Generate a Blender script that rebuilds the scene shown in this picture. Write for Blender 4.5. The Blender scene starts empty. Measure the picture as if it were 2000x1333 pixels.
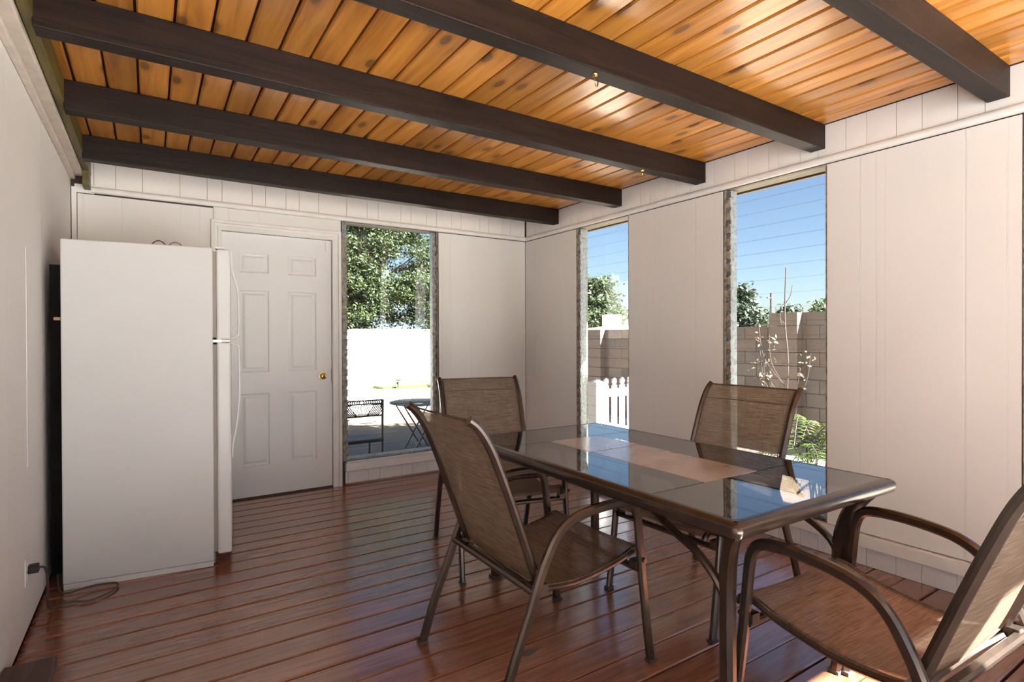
import bpy, math, random
import numpy as np
from mathutils import Vector, Matrix

random.seed(7)
S = bpy.context.scene
COL = S.collection
PI = math.pi
R = math.radians

# ------------------------------------------------------------------ camera
cam_d = bpy.data.cameras.new('camera')
cam_d.sensor_fit = 'HORIZONTAL'; cam_d.sensor_width = 36.0
cam_d.lens = 1080.98 / 2000.0 * 36.0
cam_d.clip_start = 0.02; cam_d.clip_end = 800
cam = bpy.data.objects.new('camera', cam_d); COL.objects.link(cam)
_r = Vector((0.83705125, -0.54711413, -0.00336468))
_u = Vector((0.00602548, 0.00306887, 0.99997714))
_f = Vector((0.5470913, 0.83705239, -0.00586543))
cam.matrix_world = Matrix(((_r.x, _u.x, -_f.x, -3.2059), (_r.y, _u.y, -_f.y, -4.6496),
                           (_r.z, _u.z, -_f.z, 1.234), (0, 0, 0, 1)))
S.camera = cam

# ------------------------------------------------------------------ sky, sun, exposure
SUN = Vector((0.40, -1.0, 1.0)).normalized()          # towards the sun
w = bpy.data.worlds.new('sky'); S.world = w; w.use_nodes = True
wn = w.node_tree.nodes; wl = w.node_tree.links
sky = wn.new('ShaderNodeTexSky'); sky.sky_type = 'NISHITA'; sky.sun_disc = False
sky.sun_elevation = math.asin(SUN.z); sky.sun_rotation = math.atan2(SUN.x, SUN.y)
sky.altitude = 1200; sky.air_density = 1.0; sky.dust_density = 2.0; sky.ozone_density = 1.2
wn['Background'].inputs['Strength'].default_value = 0.0265
wl.new(sky.outputs[0], wn['Background'].inputs['Color'])
sun_d = bpy.data.lights.new('sun', 'SUN'); sun_d.energy = 9.5; sun_d.angle = R(0.53); sun_d.color = (1.0, 0.965, 0.92)
sun = bpy.data.objects.new('sun', sun_d); COL.objects.link(sun)
sun.rotation_euler = SUN.to_track_quat('Z', 'Y').to_euler(); sun.location = (3, -8, 9)
S.view_settings.view_transform = 'Standard'; S.view_settings.look = 'None'
S.view_settings.gamma = 1.0; S.view_settings.use_curve_mapping = False
S.view_settings.exposure = 3.16
try:
    S.cycles.transparent_max_bounces = 40
    S.cycles.max_bounces = 14; S.cycles.diffuse_bounces = 8
except Exception:
    pass

# ------------------------------------------------------------------ materials
MATS = {}
def nt(name):
    m = bpy.data.materials.new(name); m.use_nodes = True; MATS[name] = m
    n = m.node_tree.nodes; l = m.node_tree.links
    return m, n, l, n['Principled BSDF']

def ramp(n, stops):
    r = n.new('ShaderNodeValToRGB'); e = r.color_ramp.elements
    while len(e) > 1: e.remove(e[-1])
    e[0].position = stops[0][0]; e[0].color = (*stops[0][1], 1)
    for p_, c_ in stops[1:]:
        k = e.new(p_); k.color = (*c_, 1)
    return r

def math_n(n, l, op, a, b=None):
    m = n.new('ShaderNodeMath'); m.operation = op
    for i, v in enumerate((a, b)):
        if v is None: continue
        if isinstance(v, (int, float)): m.inputs[i].default_value = v
        else: l.new(v, m.inputs[i])
    return m.outputs[0]

def plain(name, col, rough=0.6, metal=0.0, var=0.06, scale=6.0, bump=0.0, bscale=60.0, spec=0.5, coat=0.0):
    m, n, l, b = nt(name)
    tc = n.new('ShaderNodeTexCoord')
    nz = n.new('ShaderNodeTexNoise'); nz.inputs['Scale'].default_value = scale; nz.inputs['Detail'].default_value = 5
    l.new(tc.outputs['Object'], nz.inputs['Vector'])
    lo = tuple(max(0, c * (1 - var)) for c in col); hi = tuple(min(1, c * (1 + var)) for c in col)
    r = ramp(n, [(0.3, lo), (0.7, hi)]); l.new(nz.outputs['Fac'], r.inputs[0])
    l.new(r.outputs[0], b.inputs['Base Color'])
    b.inputs['Roughness'].default_value = rough; b.inputs['Metallic'].default_value = metal
    b.inputs['Specular IOR Level'].default_value = spec
    if coat: b.inputs['Coat Weight'].default_value = coat; b.inputs['Coat Roughness'].default_value = 0.15
    if bump:
        n2 = n.new('ShaderNodeTexNoise'); n2.inputs['Scale'].default_value = bscale; n2.inputs['Detail'].default_value = 3
        l.new(tc.outputs['Object'], n2.inputs['Vector'])
        bp = n.new('ShaderNodeBump'); bp.inputs['Strength'].default_value = bump; bp.inputs['Distance'].default_value = 0.004
        l.new(n2.outputs['Fac'], bp.inputs['Height']); l.new(bp.outputs[0], b.inputs['Normal'])
    return m

def wood(name, axis, dark, mid, light, rough=0.35, knots=0.0, kd='3D', rnd=0.25, coat=0.0, coat_ior=1.5, gs=1.0, wear=None, bump=0.25, spec=0.5):
    """boards: grain along axis, a different stretch of timber for each object"""
    m, n, l, b = nt(name)
    tc = n.new('ShaderNodeTexCoord'); oi = n.new('ShaderNodeObjectInfo')
    off = n.new('ShaderNodeCombineXYZ')
    for i, k in enumerate((37.0, 61.0, 19.0)): l.new(math_n(n, l, 'MULTIPLY', oi.outputs['Random'], k), off.inputs[i])
    add = n.new('ShaderNodeVectorMath'); add.operation = 'ADD'
    l.new(tc.outputs['Object'], add.inputs[0]); l.new(off.outputs[0], add.inputs[1])
    mp = n.new('ShaderNodeMapping'); sc = [1.0, 1.0, 1.0]; sc[axis] = 0.07
    mp.inputs['Scale'].default_value = sc; l.new(add.outputs[0], mp.inputs['Vector'])
    nz = n.new('ShaderNodeTexNoise'); nz.inputs['Scale'].default_value = 28 * gs; nz.inputs['Detail'].default_value = 6
    nz.inputs['Roughness'].default_value = 0.6; nz.inputs['Distortion'].default_value = 0.8
    l.new(mp.outputs[0], nz.inputs['Vector'])
    r = ramp(n, [(0.28, dark), (0.48, mid), (0.72, light)]); l.new(nz.outputs['Fac'], r.inputs[0])
    col = r.outputs[0]
    n3 = n.new('ShaderNodeTexNoise'); n3.inputs['Scale'].default_value = 2.2; n3.inputs['Detail'].default_value = 2
    l.new(add.outputs[0], n3.inputs['Vector'])
    vv = math_n(n, l, 'ADD', math_n(n, l, 'MULTIPLY', oi.outputs['Random'], rnd), 1 - rnd / 2)
    vv = math_n(n, l, 'ADD', vv, math_n(n, l, 'MULTIPLY', math_n(n, l, 'SUBTRACT', n3.outputs['Fac'], 0.5), 0.5))
    hs = n.new('ShaderNodeHueSaturation'); l.new(col, hs.inputs['Color']); l.new(vv, hs.inputs['Value']); col = hs.outputs[0]
    if knots:
        mk = n.new('ShaderNodeMapping'); sk = [6.5, 6.5, 6.5]; sk[axis] = 3.0
        mk.inputs['Scale'].default_value = sk; l.new(add.outputs[0], mk.inputs['Vector'])
        vo = n.new('ShaderNodeTexVoronoi'); vo.voronoi_dimensions = kd; vo.inputs['Scale'].default_value = 1.0
        l.new(mk.outputs[0], vo.inputs['Vector'])
        sep = n.new('ShaderNodeSeparateColor'); l.new(vo.outputs['Color'], sep.inputs[0])
        kr = ramp(n, [(0.10, (1, 1, 1)), (0.135, (0.4, 0.4, 0.4)), (0.24, (0, 0, 0))]); l.new(vo.outputs['Distance'], kr.inputs[0])
        pick = math_n(n, l, 'GREATER_THAN', sep.outputs[0], 1 - knots)
        fac = math_n(n, l, 'MULTIPLY', math_n(n, l, 'MULTIPLY', kr.outputs[0], pick), 0.8)
        mx = n.new('ShaderNodeMix'); mx.data_type = 'RGBA'
        l.new(fac, mx.inputs['Factor']); l.new(col, mx.inputs['A']); mx.inputs['B'].default_value = (*[c * 0.22 for c in mid], 1)
        col = mx.outputs['Result']
    l.new(col, b.inputs['Base Color'])
    b.inputs['Roughness'].default_value = rough; b.inputs['Specular IOR Level'].default_value = spec
    if wear:
        nw = n.new('ShaderNodeTexNoise'); nw.inputs['Scale'].default_value = 9; nw.inputs['Detail'].default_value = 6
        l.new(add.outputs[0], nw.inputs['Vector'])
        rr = ramp(n, [(0.35, (wear[0],) * 3), (0.7, (wear[1],) * 3)]); l.new(nw.outputs['Fac'], rr.inputs[0])
        l.new(rr.outputs[0], b.inputs['Roughness'])
    if coat: b.inputs['Coat Weight'].default_value = coat; b.inputs['Coat Roughness'].default_value = 0.19; b.inputs['Coat IOR'].default_value = coat_ior
    bp = n.new('ShaderNodeBump'); bp.inputs['Strength'].default_value = bump; bp.inputs['Distance'].default_value = 0.003
    l.new(nz.outputs['Fac'], bp.inputs['Height']); l.new(bp.outputs[0], b.inputs['Normal'])
    return m

def panel_mat(name, col, axis, rough=0.55):
    """painted plywood sheet with fine vertical saw grooves that vary across axis"""
    m, n, l, b = nt(name)
    tc = n.new('ShaderNodeTexCoord')
    mp = n.new('ShaderNodeMapping'); sc = [0.0, 0.0, 0.0]; sc[axis] = 1.0
    mp.inputs['Scale'].default_value = sc; l.new(tc.outputs['Object'], mp.inputs['Vector'])
    nz = n.new('ShaderNodeTexNoise'); nz.inputs['Scale'].default_value = 34; nz.inputs['Detail'].default_value = 4
    nz.inputs['Roughness'].default_value = 0.7
    l.new(mp.outputs[0], nz.inputs['Vector'])
    r = ramp(n, [(0.36, (0, 0, 0)), (0.42, (1, 1, 1))]); l.new(nz.outputs['Fac'], r.inputs[0])
    bp = n.new('ShaderNodeBump'); bp.inputs['Strength'].default_value = 0.45; bp.inputs['Distance'].default_value = 0.003
    l.new(r.outputs[0], bp.inputs['Height']); l.new(bp.outputs[0], b.inputs['Normal'])
    n2 = n.new('ShaderNodeTexNoise'); n2.inputs['Scale'].default_value = 1.6; n2.inputs['Detail'].default_value = 4
    l.new(tc.outputs['Object'], n2.inputs['Vector'])
    r2 = ramp(n, [(0.3, tuple(c * 0.965 for c in col)), (0.7, col)]); l.new(n2.outputs['Fac'], r2.inputs[0])
    l.new(r2.outputs[0], b.inputs['Base Color']); b.inputs['Roughness'].default_value = rough
    return m

def glass_mat(name, tint, gloss=1.0, rough=0.0, ior=1.5):
    m, n, l, b = nt(name); n.remove(b)
    out = n['Material Output']
    t = n.new('ShaderNodeBsdfTransparent'); t.inputs[0].default_value = (*tint, 1)
    g = n.new('ShaderNodeBsdfGlossy'); g.inputs['Roughness'].default_value = rough; g.inputs['Color'].default_value = (gloss,) * 3 + (1,)
    ge = n.new('ShaderNodeNewGeometry'); dt = n.new('ShaderNodeVectorMath'); dt.operation = 'DOT_PRODUCT'
    l.new(ge.outputs['Normal'], dt.inputs[0]); l.new(ge.outputs['Incoming'], dt.inputs[1])
    c = math_n(n, l, 'SUBTRACT', 1.0, math_n(n, l, 'ABSOLUTE', dt.outputs['Value']))
    f0 = ((ior - 1) / (ior + 1)) ** 2
    fac = math_n(n, l, 'ADD', math_n(n, l, 'MULTIPLY', math_n(n, l, 'POWER', c, 5.0), 1 - f0), f0)   # Schlick, same from both sides
    mx = n.new('ShaderNodeMixShader'); l.new(fac, mx.inputs[0]); l.new(t.outputs[0], mx.inputs[1]); l.new(g.outputs[0], mx.inputs[2])
    l.new(mx.outputs[0], out.inputs['Surface'])
    return m

def sling_mat(name):
    """open woven patio-chair mesh: slubbed threads with fine gaps one can see through"""
    m, n, l, b = nt(name); out = n['Material Output']
    tc = n.new('ShaderNodeTexCoord')
    outs = []
    for sc in ((260.0, 9.0, 260.0), (22.0, 300.0, 22.0)):
        mp = n.new('ShaderNodeMapping'); mp.inputs['Scale'].default_value = sc; l.new(tc.outputs['Object'], mp.inputs['Vector'])
        z = n.new('ShaderNodeTexNoise'); z.inputs['Scale'].default_value = 1.0; z.inputs['Detail'].default_value = 3; l.new(mp.outputs[0], z.inputs['Vector'])
        outs.append(z.outputs['Fac'])
    av = math_n(n, l, 'MULTIPLY', math_n(n, l, 'ADD', outs[0], outs[1]), 0.5)
    r = ramp(n, [(0.36, (0.125, 0.088, 0.060)), (0.5, (0.215, 0.158, 0.112)), (0.66, (0.345, 0.265, 0.19))]); l.new(av, r.inputs[0])
    l.new(r.outputs[0], b.inputs['Base Color']); b.inputs['Roughness'].default_value = 0.7
    tl = n.new('ShaderNodeBsdfTranslucent'); hl = n.new('ShaderNodeHueSaturation'); hl.inputs['Value'].default_value = 2.0; l.new(r.outputs[0], hl.inputs['Color']); l.new(hl.outputs[0], tl.inputs['Color'])
    m1 = n.new('ShaderNodeMixShader'); m1.inputs[0].default_value = 0.38; l.new(b.outputs[0], m1.inputs[1]); l.new(tl.outputs[0], m1.inputs[2])
    tr = n.new('ShaderNodeBsdfTransparent')
    m2 = n.new('ShaderNodeMixShader'); l.new(m1.outputs[0], m2.inputs[1]); l.new(tr.outputs[0], m2.inputs[2])
    f = ramp(n, [(0.4, (0.26,) * 3), (0.62, (0.42,) * 3)]); l.new(outs[1], f.inputs[0]); l.new(f.outputs[0], m2.inputs[0])
    l.new(m2.outputs[0], out.inputs['Surface'])
    return m

def leaf_mat(name, cols, trans=0.35):
    m, n, l, b = nt(name); out = n['Material Output']
    ge = n.new('ShaderNodeNewGeometry'); r = ramp(n, [(i / (len(cols) - 1), c) for i, c in enumerate(cols)])
    l.new(ge.outputs['Random Per Island'], r.inputs[0]); l.new(r.outputs[0], b.inputs['Base Color']); b.inputs['Roughness'].default_value = 0.55
    t = n.new('ShaderNodeBsdfTranslucent'); l.new(r.outputs[0], t.inputs['Color'])
    mx = n.new('ShaderNodeMixShader'); mx.inputs[0].default_value = trans
    l.new(b.outputs[0], mx.inputs[1]); l.new(t.outputs[0], mx.inputs[2]); l.new(mx.outputs[0], out.inputs['Surface'])
    return m

WALLC = (0.79, 0.782, 0.772)
M_panel_x = panel_mat('painted_sheet_back', WALLC, 0)
M_panel_y = panel_mat('painted_sheet_side', WALLC, 1)
M_board = plain('painted_siding', (0.77, 0.765, 0.755), 0.6, var=0.04, scale=3, bump=0.25, bscale=40)
M_trim = plain('painted_trim', (0.79, 0.785, 0.775), 0.45, var=0.05, scale=8, bump=0.12, bscale=50)
M_trimold = plain('old_painted_trim', (0.60, 0.53, 0.46), 0.6, var=0.10, scale=14, bump=0.15, bscale=30)
M_core = plain('dark_gap', (0.07, 0.05, 0.035), 0.9)
M_ext = plain('outside_stucco', (0.62, 0.52, 0.38), 0.85, var=0.06, bump=0.3)
M_ledger = wood('green_stained_ledger', 1, (0.05, 0.04, 0.008), (0.095, 0.075, 0.014), (0.14, 0.105, 0.022), 0.5, bump=0.15)
M_ceil = wood('varnished_pine', 1, (0.34, 0.118, 0.016), (0.55, 0.222, 0.033), (0.70, 0.325, 0.062), 0.30, knots=0.5, kd='2D', rnd=0.40, coat=0.55, gs=0.62)
M_ceilgap = plain('ceiling_groove', (0.045, 0.014, 0.004), 0.8)
M_beam = wood('dark_stained_beam', 0, (0.007, 0.0035, 0.0025), (0.014, 0.007, 0.0048), (0.026, 0.0135, 0.009), 0.5, knots=0.10, rnd=0.15, gs=1.4, bump=0.5, spec=0.22)
M_floor = wood('red_brown_deck', 0, (0.165, 0.055, 0.025), (0.25, 0.090, 0.042), (0.35, 0.14, 0.07), 0.26, knots=0.05, kd='2D', rnd=0.34, gs=1.3, bump=0.10, coat=0.85, coat_ior=1.7, spec=0.5)
M_floorgap = plain('floor_gap', (0.015, 0.006, 0.004), 0.9)
M_door = plain('door_white', (0.80, 0.81, 0.82), 0.38, var=0.02, scale=2)
M_brass = plain('brass', (0.72, 0.47, 0.16), 0.22, 1.0, var=0.1)
M_fridge = plain('fridge_enamel', (0.65, 0.66, 0.67), 0.38, var=0.02, scale=3, bump=0.06, bscale=250)
M_fridge2 = plain('fridge_door_enamel', (0.70, 0.71, 0.72), 0.30, var=0.02, scale=3)
M_gasket = plain('grey_gasket', (0.34, 0.31, 0.28), 0.7)
M_black = plain('black_plastic', (0.012, 0.010, 0.010), 0.5)
M_coil = plain('condenser_black', (0.005, 0.004, 0.004), 0.8, var=0.3, scale=20, spec=0.1)
M_cord = plain('grey_brown_cord', (0.075, 0.055, 0.045), 0.6)
M_chrome = plain('chrome', (0.75, 0.74, 0.72), 0.18, 1.0, var=0.05)
M_alu = plain('weathered_aluminium', (0.26, 0.28, 0.275), 0.45, 0.6, var=0.35, scale=45, bump=0.2)
M_jamb = plain('chipped_jamb', (0.27, 0.24, 0.205), 0.7, var=0.5, scale=38, bump=0.4)
M_pane = glass_mat('louvre_glass', (0.90, 0.915, 0.92), 0.4, 0.0, 1.45)
M_paneedge = glass_mat('glass_edge', (0.55, 0.66, 0.70), 0.15, 0.1, 1.45)
M_bronze = plain('bronze_powder_coat', (0.11, 0.085, 0.070), 0.24, 0.8, var=0.12, scale=20, spec=0.6)
M_cap = plain('foot_plastic', (0.06, 0.05, 0.045), 0.6)
M_sling = sling_mat('woven_sling')
M_hem = plain('sling_hem', (0.11, 0.068, 0.043), 0.75, var=0.25, scale=60, bump=0.3, bscale=200)
M_tglass = glass_mat('smoked_table_glass', (0.43, 0.40, 0.37), 1.0, 0.0, 2.15)
M_tile = plain('stone_tile', (0.42, 0.30, 0.22), 0.16, var=0.12, scale=7, spec=0.9, coat=0.6)
M_seam = plain('table_seam', (0.02, 0.015, 0.012), 0.5)
M_iron = plain('dark_iron', (0.030, 0.028, 0.027), 0.5, 0.2, var=0.2)
M_graysling = plain('grey_seat', (0.11, 0.115, 0.125), 0.7)
M_ttop = plain('green_grey_tabletop', (0.13, 0.14, 0.12), 0.5, var=0.2)
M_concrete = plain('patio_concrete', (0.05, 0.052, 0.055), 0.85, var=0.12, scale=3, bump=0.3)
M_dirt = plain('sandy_ground', (0.58, 0.51, 0.42), 0.95, var=0.22, scale=2.5, bump=0.6, bscale=20)
M_white = plain('white_paint', (0.82, 0.81, 0.78), 0.5, var=0.03)
M_whitewall = plain('white_block_wall', (0.34, 0.325, 0.29), 0.8, var=0.04, scale=2, bump=0.3)
M_mortar = plain('mortar', (0.20, 0.17, 0.145), 0.95)
M_grass = plain('grass_strip', (0.05, 0.075, 0.015), 0.9, var=0.4, scale=20)
M_bark = plain('bark', (0.11, 0.075, 0.05), 0.9, var=0.3, scale=15, bump=0.6)
M_twig = plain('dry_twig', (0.055, 0.042, 0.033), 0.85, var=0.2)
M_dry = leaf_mat('dry_leaves', [(0.1716, 0.1254, 0.0792), (0.2376, 0.1914, 0.1320), (0.1188, 0.0792, 0.0462)])
M_leafA = leaf_mat('sunlit_leaves', [(0.008, 0.016, 0.004), (0.017, 0.034, 0.008), (0.06, 0.085, 0.020), (0.012, 0.026, 0.006)], 0.25)
M_leafB = leaf_mat('dusty_leaves', [(0.0231, 0.0396, 0.0165), (0.0396, 0.0594, 0.0238), (0.0660, 0.0825, 0.0363)])
M_leafC = leaf_mat('conifer_leaves', [(0.0119, 0.0224, 0.0119), (0.0198, 0.0330, 0.0172), (0.0330, 0.0462, 0.0224)], 0.2)
M_leafD = leaf_mat('fresh_fern_leaves', [(0.0528, 0.0990, 0.0198), (0.0924, 0.1518, 0.0363), (0.1320, 0.1914, 0.0594)], 0.5)
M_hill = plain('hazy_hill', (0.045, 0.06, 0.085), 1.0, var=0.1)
M_pole = plain('pole_wood', (0.035, 0.028, 0.024), 0.9)
M_outlet = plain('outlet_plate', (0.72, 0.70, 0.68), 0.4)
M_step = wood('worn_step', 1, (0.045, 0.022, 0.015), (0.075, 0.04, 0.03), (0.12, 0.07, 0.05), 0.6, bump=0.3)
M_navy = plain('dark_door', (0.012, 0.014, 0.03), 0.4)
M_roof = plain('roofing', (0.25, 0.22, 0.20), 0.95)
M_fascia = plain('tan_fascia', (0.13, 0.105, 0.07), 0.7, var=0.06)

def block_mat():
    m, n, l, b = nt('concrete_block')
    oi = n.new('ShaderNodeObjectInfo'); tc = n.new('ShaderNodeTexCoord')
    r = ramp(n, [(0, (0.075, 0.062, 0.054)), (0.4, (0.10, 0.087, 0.078)), (0.7, (0.115, 0.083, 0.068)), (1, (0.09, 0.079, 0.073))])
    l.new(oi.outputs['Random'], r.inputs[0])
    nz = n.new('ShaderNodeTexNoise'); nz.inputs['Scale'].default_value = 30; nz.inputs['Detail'].default_value = 4; l.new(tc.outputs['Object'], nz.inputs['Vector'])
    hs = n.new('ShaderNodeHueSaturation'); l.new(r.outputs[0], hs.inputs['Color'])
    l.new(math_n(n, l, 'ADD', math_n(n, l, 'MULTIPLY', nz.outputs['Fac'], 0.3), 0.85), hs.inputs['Value'])
    l.new(hs.outputs[0], b.inputs['Base Color']); b.inputs['Roughness'].default_value = 0.95
    bp = n.new('ShaderNodeBump'); bp.inputs['Strength'].default_value = 0.5; bp.inputs['Distance'].default_value = 0.01
    l.new(nz.outputs['Fac'], bp.inputs['Height']); l.new(bp.outputs[0], b.inputs['Normal'])
    return m
M_block = block_mat()

# ------------------------------------------------------------------ mesh helpers
class MB:
    def __init__(s): s.v = []; s.f = []
    def box(s, x0, x1, y0, y1, z0, z1):
        k = len(s.v)
        s.v += [(x0, y0, z0), (x1, y0, z0), (x1, y1, z0), (x0, y1, z0), (x0, y0, z1), (x1, y0, z1), (x1, y1, z1), (x0, y1, z1)]
        s.f += [tuple(k + i for i in q) for q in ((0, 3, 2, 1), (4, 5, 6, 7), (0, 1, 5, 4), (1, 2, 6, 5), (2, 3, 7, 6), (3, 0, 4, 7))]
        return s
    def sweep(s, path, prof, up=(0, 1, 0), closed=False, cap=True, scales=None):
        """prof: list of (a, b): a along 'side', b along 'up2'; path: points"""
        P = [Vector(p) for p in path]; n = len(P); m = len(prof); k = len(s.v); up = Vector(up)
        for i, p in enumerate(P):
            if closed: t = (P[(i + 1) % n] - P[i - 1])
            else: t = (P[min(i + 1, n - 1)] - P[max(i - 1, 0)])
            t.normalize()
            side = up - t * up.dot(t)
            if side.length < 1e-5: side = t.orthogonal()
            side.normalize(); b = t.cross(side)
            sc = scales[i] if scales else 1.0
            for (a, c) in prof: q = p + side * a * sc + b * c * sc; s.v.append((q.x, q.y, q.z))
        rng = n if closed else n - 1
        for i in range(rng):
            j = (i + 1) % n
            for a in range(m):
                c = (a + 1) % m
                s.f.append((k + i * m + a, k + i * m + c, k + j * m + c, k + j * m + a))
        if cap and not closed:
            s.f.append(tuple(k + a for a in range(m))[::-1]); s.f.append(tuple(k + (n - 1) * m + a for a in range(m)))
        return s
    def tube(s, path, r, seg=8, **kw):
        return s.sweep(path, [(r * math.cos(2 * PI * i / seg), r * math.sin(2 * PI * i / seg)) for i in range(seg)], **kw)
    def lathe(s, prof, c=(0, 0, 0), seg=20, axis='z'):
        k = len(s.v); m = len(prof)
        for i in range(seg):
            a = 2 * PI * i / seg
            for (r, h) in prof:
                if axis == 'z': q = (c[0] + r * math.cos(a), c[1] + r * math.sin(a), c[2] + h)
                else: q = (c[0] + r * math.cos(a), c[1] + h, c[2] + r * math.sin(a))
                s.v.append(q)
        for i in range(seg):
            j = (i + 1) % seg
            for a in range(m - 1): s.f.append((k + i * m + a, k + j * m + a, k + j * m + a + 1, k + i * m + a + 1))
        return s
    def mesh(s, name):
        me = bpy.data.meshes.new(name); me.from_pydata(s.v, [], s.f); me.update()
        return me
    def build(s, name, mat, parent=None, loc=None, smooth=False, bevel=0.0):
        o = obj(name, s.mesh(name), mat, parent, loc)
        import bmesh
        bm = bmesh.new(); bm.from_mesh(o.data); bmesh.ops.recalc_face_normals(bm, faces=bm.faces); bm.to_mesh(o.data); bm.free()
        if smooth:
            o.data.polygons.foreach_set('use_smooth', [True] * len(o.data.polygons))
            try: o.data.set_sharp_from_angle(angle=R(40))
            except Exception: pass
        if bevel:
            b = o.modifiers.new('bevel', 'BEVEL'); b.width = bevel; b.segments = 2; b.limit_method = 'ANGLE'
        return o

def obj(name, me, mat, parent=None, loc=None):
    o = bpy.data.objects.new(name, me); COL.objects.link(o)
    if mat and not me.materials: me.materials.append(mat)
    if parent: o.parent = parent
    if loc: o.location = loc
    return o

def tag(o, label, cat, group=None, kind=None):
    o['label'] = label; o['category'] = cat
    if group: o['group'] = group
    if kind: o['kind'] = kind
    return o

def empty(name, loc=(0, 0, 0), rz=0, label='', cat='', group=None, kind=None):
    o = bpy.data.objects.new(name, None); COL.objects.link(o); o.location = loc; o.rotation_euler = (0, 0, rz)
    o.empty_display_size = 0.1
    return tag(o, label, cat, group, kind)

def copy_tree(o, parent=None):
    c = o.copy(); COL.objects.link(c); c.parent = parent
    for ch in [x for x in bpy.data.objects if x.parent == o]: copy_tree(ch, c)
    return c

def catmull(pts, sub=6):
    P = [Vector(p) for p in pts]; out = []
    for i in range(len(P) - 1):
        p0 = P[max(i - 1, 0)]; p1 = P[i]; p2 = P[i + 1]; p3 = P[min(i + 2, len(P) - 1)]
        for k in range(sub):
            t = k / sub
            out.append(0.5 * ((2 * p1) + (p2 - p0) * t + (2 * p0 - 5 * p1 + 4 * p2 - p3) * t * t + (3 * p1 - p0 - 3 * p2 + p3) * t ** 3))
    out.append(P[-1]); return out

def rrect(w_, h_, r=0.3):
    a = w_ / 2; b = h_ / 2; c = min(a, b) * r * 2
    return [(a - c, -b), (a, -b + c), (a, b - c), (a - c, b), (-a + c, b), (-a, b - c), (-a, -b + c), (-a + c, -b)]

# ------------------------------------------------------------------ dimensions
XL = -3.640; ZT = 2.2165; ZC = 2.437; ZB = 2.298; YF = -5.6; G = -0.40
TH = 0.13
DL, DR = -2.752, -1.946                       # door slab
WB = (-1.858, -0.985)                         # window in back wall
WR = [(-1.452, -0.800), (-3.000, -2.330), (-4.510, -3.845)]   # windows in right wall
ZS = 0.185

# ------------------------------------------------------------------ floor
mb = MB(); mb.box(XL - 0.15, 0.15, YF - 0.15, 0.14, -0.30, -0.030)
floor = mb.build('floor', M_floorgap)
tag(floor, 'red-brown varnished plank floor of the porch room', 'floor', kind='structure')
FW = XL + 0.0; L_ = -XL + 0.01
def plank_mesh(name, ln, wd, th, ch, axis):
    """long board with chamfered lower/upper long edges; axis 0 or 1; visible face at z=0 (top if ch>0)"""
    a = wd / 2; prof = [(-a, 0 - ch), (-a + abs(ch), 0), (a - abs(ch), 0), (a, 0 - ch), (a, -th if ch > 0 else th), (-a, -th if ch > 0 else th)]
    b = MB(); h = ln / 2
    for e in (-h, h):
        for (u, z) in prof: b.v.append((e, u, z) if axis == 0 else (u, e, z))
    b.f = [(0, 1, 7, 6), (1, 2, 8, 7), (2, 3, 9, 8), (3, 4, 10, 9), (4, 5, 11, 10), (5, 0, 6, 11), (0, 5, 4, 3, 2, 1), (6, 7, 8, 9, 10, 11)]
    me = b.mesh(name)
    import bmesh
    bm = bmesh.new(); bm.from_mesh(me); bmesh.ops.recalc_face_normals(bm, faces=bm.faces); bm.to_mesh(me); bm.free()
    return me
pm = plank_mesh('plank', L_, 0.1325, 0.026, 0.0045, 0)
pm2 = plank_mesh('plank', L_, 0.1355, 0.026, 0.0045, 0)
pitch = 0.1417; y = 0.0147 - pitch / 2
k = 0
while y > YF:
    o = obj('plank', pm if random.random() < 0.5 else pm2, M_floor, floor, (XL / 2, y + random.uniform(-.001, .001), random.uniform(-.0015, .0)))
    y -= pitch; k += 1

# ------------------------------------------------------------------ ceiling, roof, beams
mb = MB(); mb.box(XL - 0.3, 0.5, YF - 0.12, 0.95, ZC + 0.028, ZC + 0.14)
ceiling = mb.build('ceiling', M_ceilgap)
tag(ceiling, 'varnished knotty pine plank ceiling above the dark beams', 'ceiling', kind='structure')
cm = plank_mesh('ceiling_board', -YF + 0.02, 0.1155, 0.024, -0.0065, 1)
x = -3.121 + 0.0625 - 0.125 * 4
while x < 0.02:
    obj('ceiling_board', cm, M_ceil, ceiling, (x, YF / 2 + 0.01, ZC + random.uniform(0, .0015)))
    x += 0.125
mb = MB(); mb.box(XL - 0.35, 0.54, YF - 0.16, 1.0, ZC + 0.141, ZC + 0.17)
tag(mb.build('roof', M_roof), 'flat roof deck over the porch room', 'roof', kind='structure')
mb = MB(); mb.box(0.47, 0.50, YF - 0.12, 0.95, 2.295, ZC + 0.14)
tag(mb.build('trim_fascia', M_fascia), 'tan eave fascia seen through the top of the side windows', 'fascia', kind='structure')
mb = MB(); mb.box(0.135, 0.47, YF - 0.1, 0.93, 2.315, 2.33)
tag(mb.build('trim_soffit', M_fascia), 'tan soffit under the eave outside the side windows', 'soffit', kind='structure')
BEAMS = [-0.5548, -1.3805, -2.1891, -2.9951, -3.7995, -4.604, -5.41]
BLAB = ['dark brown ceiling beam closest to the back wall', 'dark brown ceiling beam, second from the back wall',
        'dark brown ceiling beam, third from the back wall, with a hook by its right end',
        'dark brown ceiling beam, fourth from the back wall, ending above the larger side window',
        'dark brown ceiling beam in the top right corner', 'dark brown ceiling beam overhead behind the viewer', 'dark brown ceiling beam at the front wall']
for i, yb in enumerate(BEAMS):
    mb = MB(); hw = 0.0415
    mb.box(-(0.0 + 3.535) / 2 + 0.0, (3.535) / 2, -hw, hw, ZB - ZC, 0.0)
    o = mb.build('ceiling_beam', M_beam, None, (-3.535 / 2, yb + hw, ZC), bevel=0.004)
    tag(o, BLAB[i], 'beam', 'dark beams across the ceiling')

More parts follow.
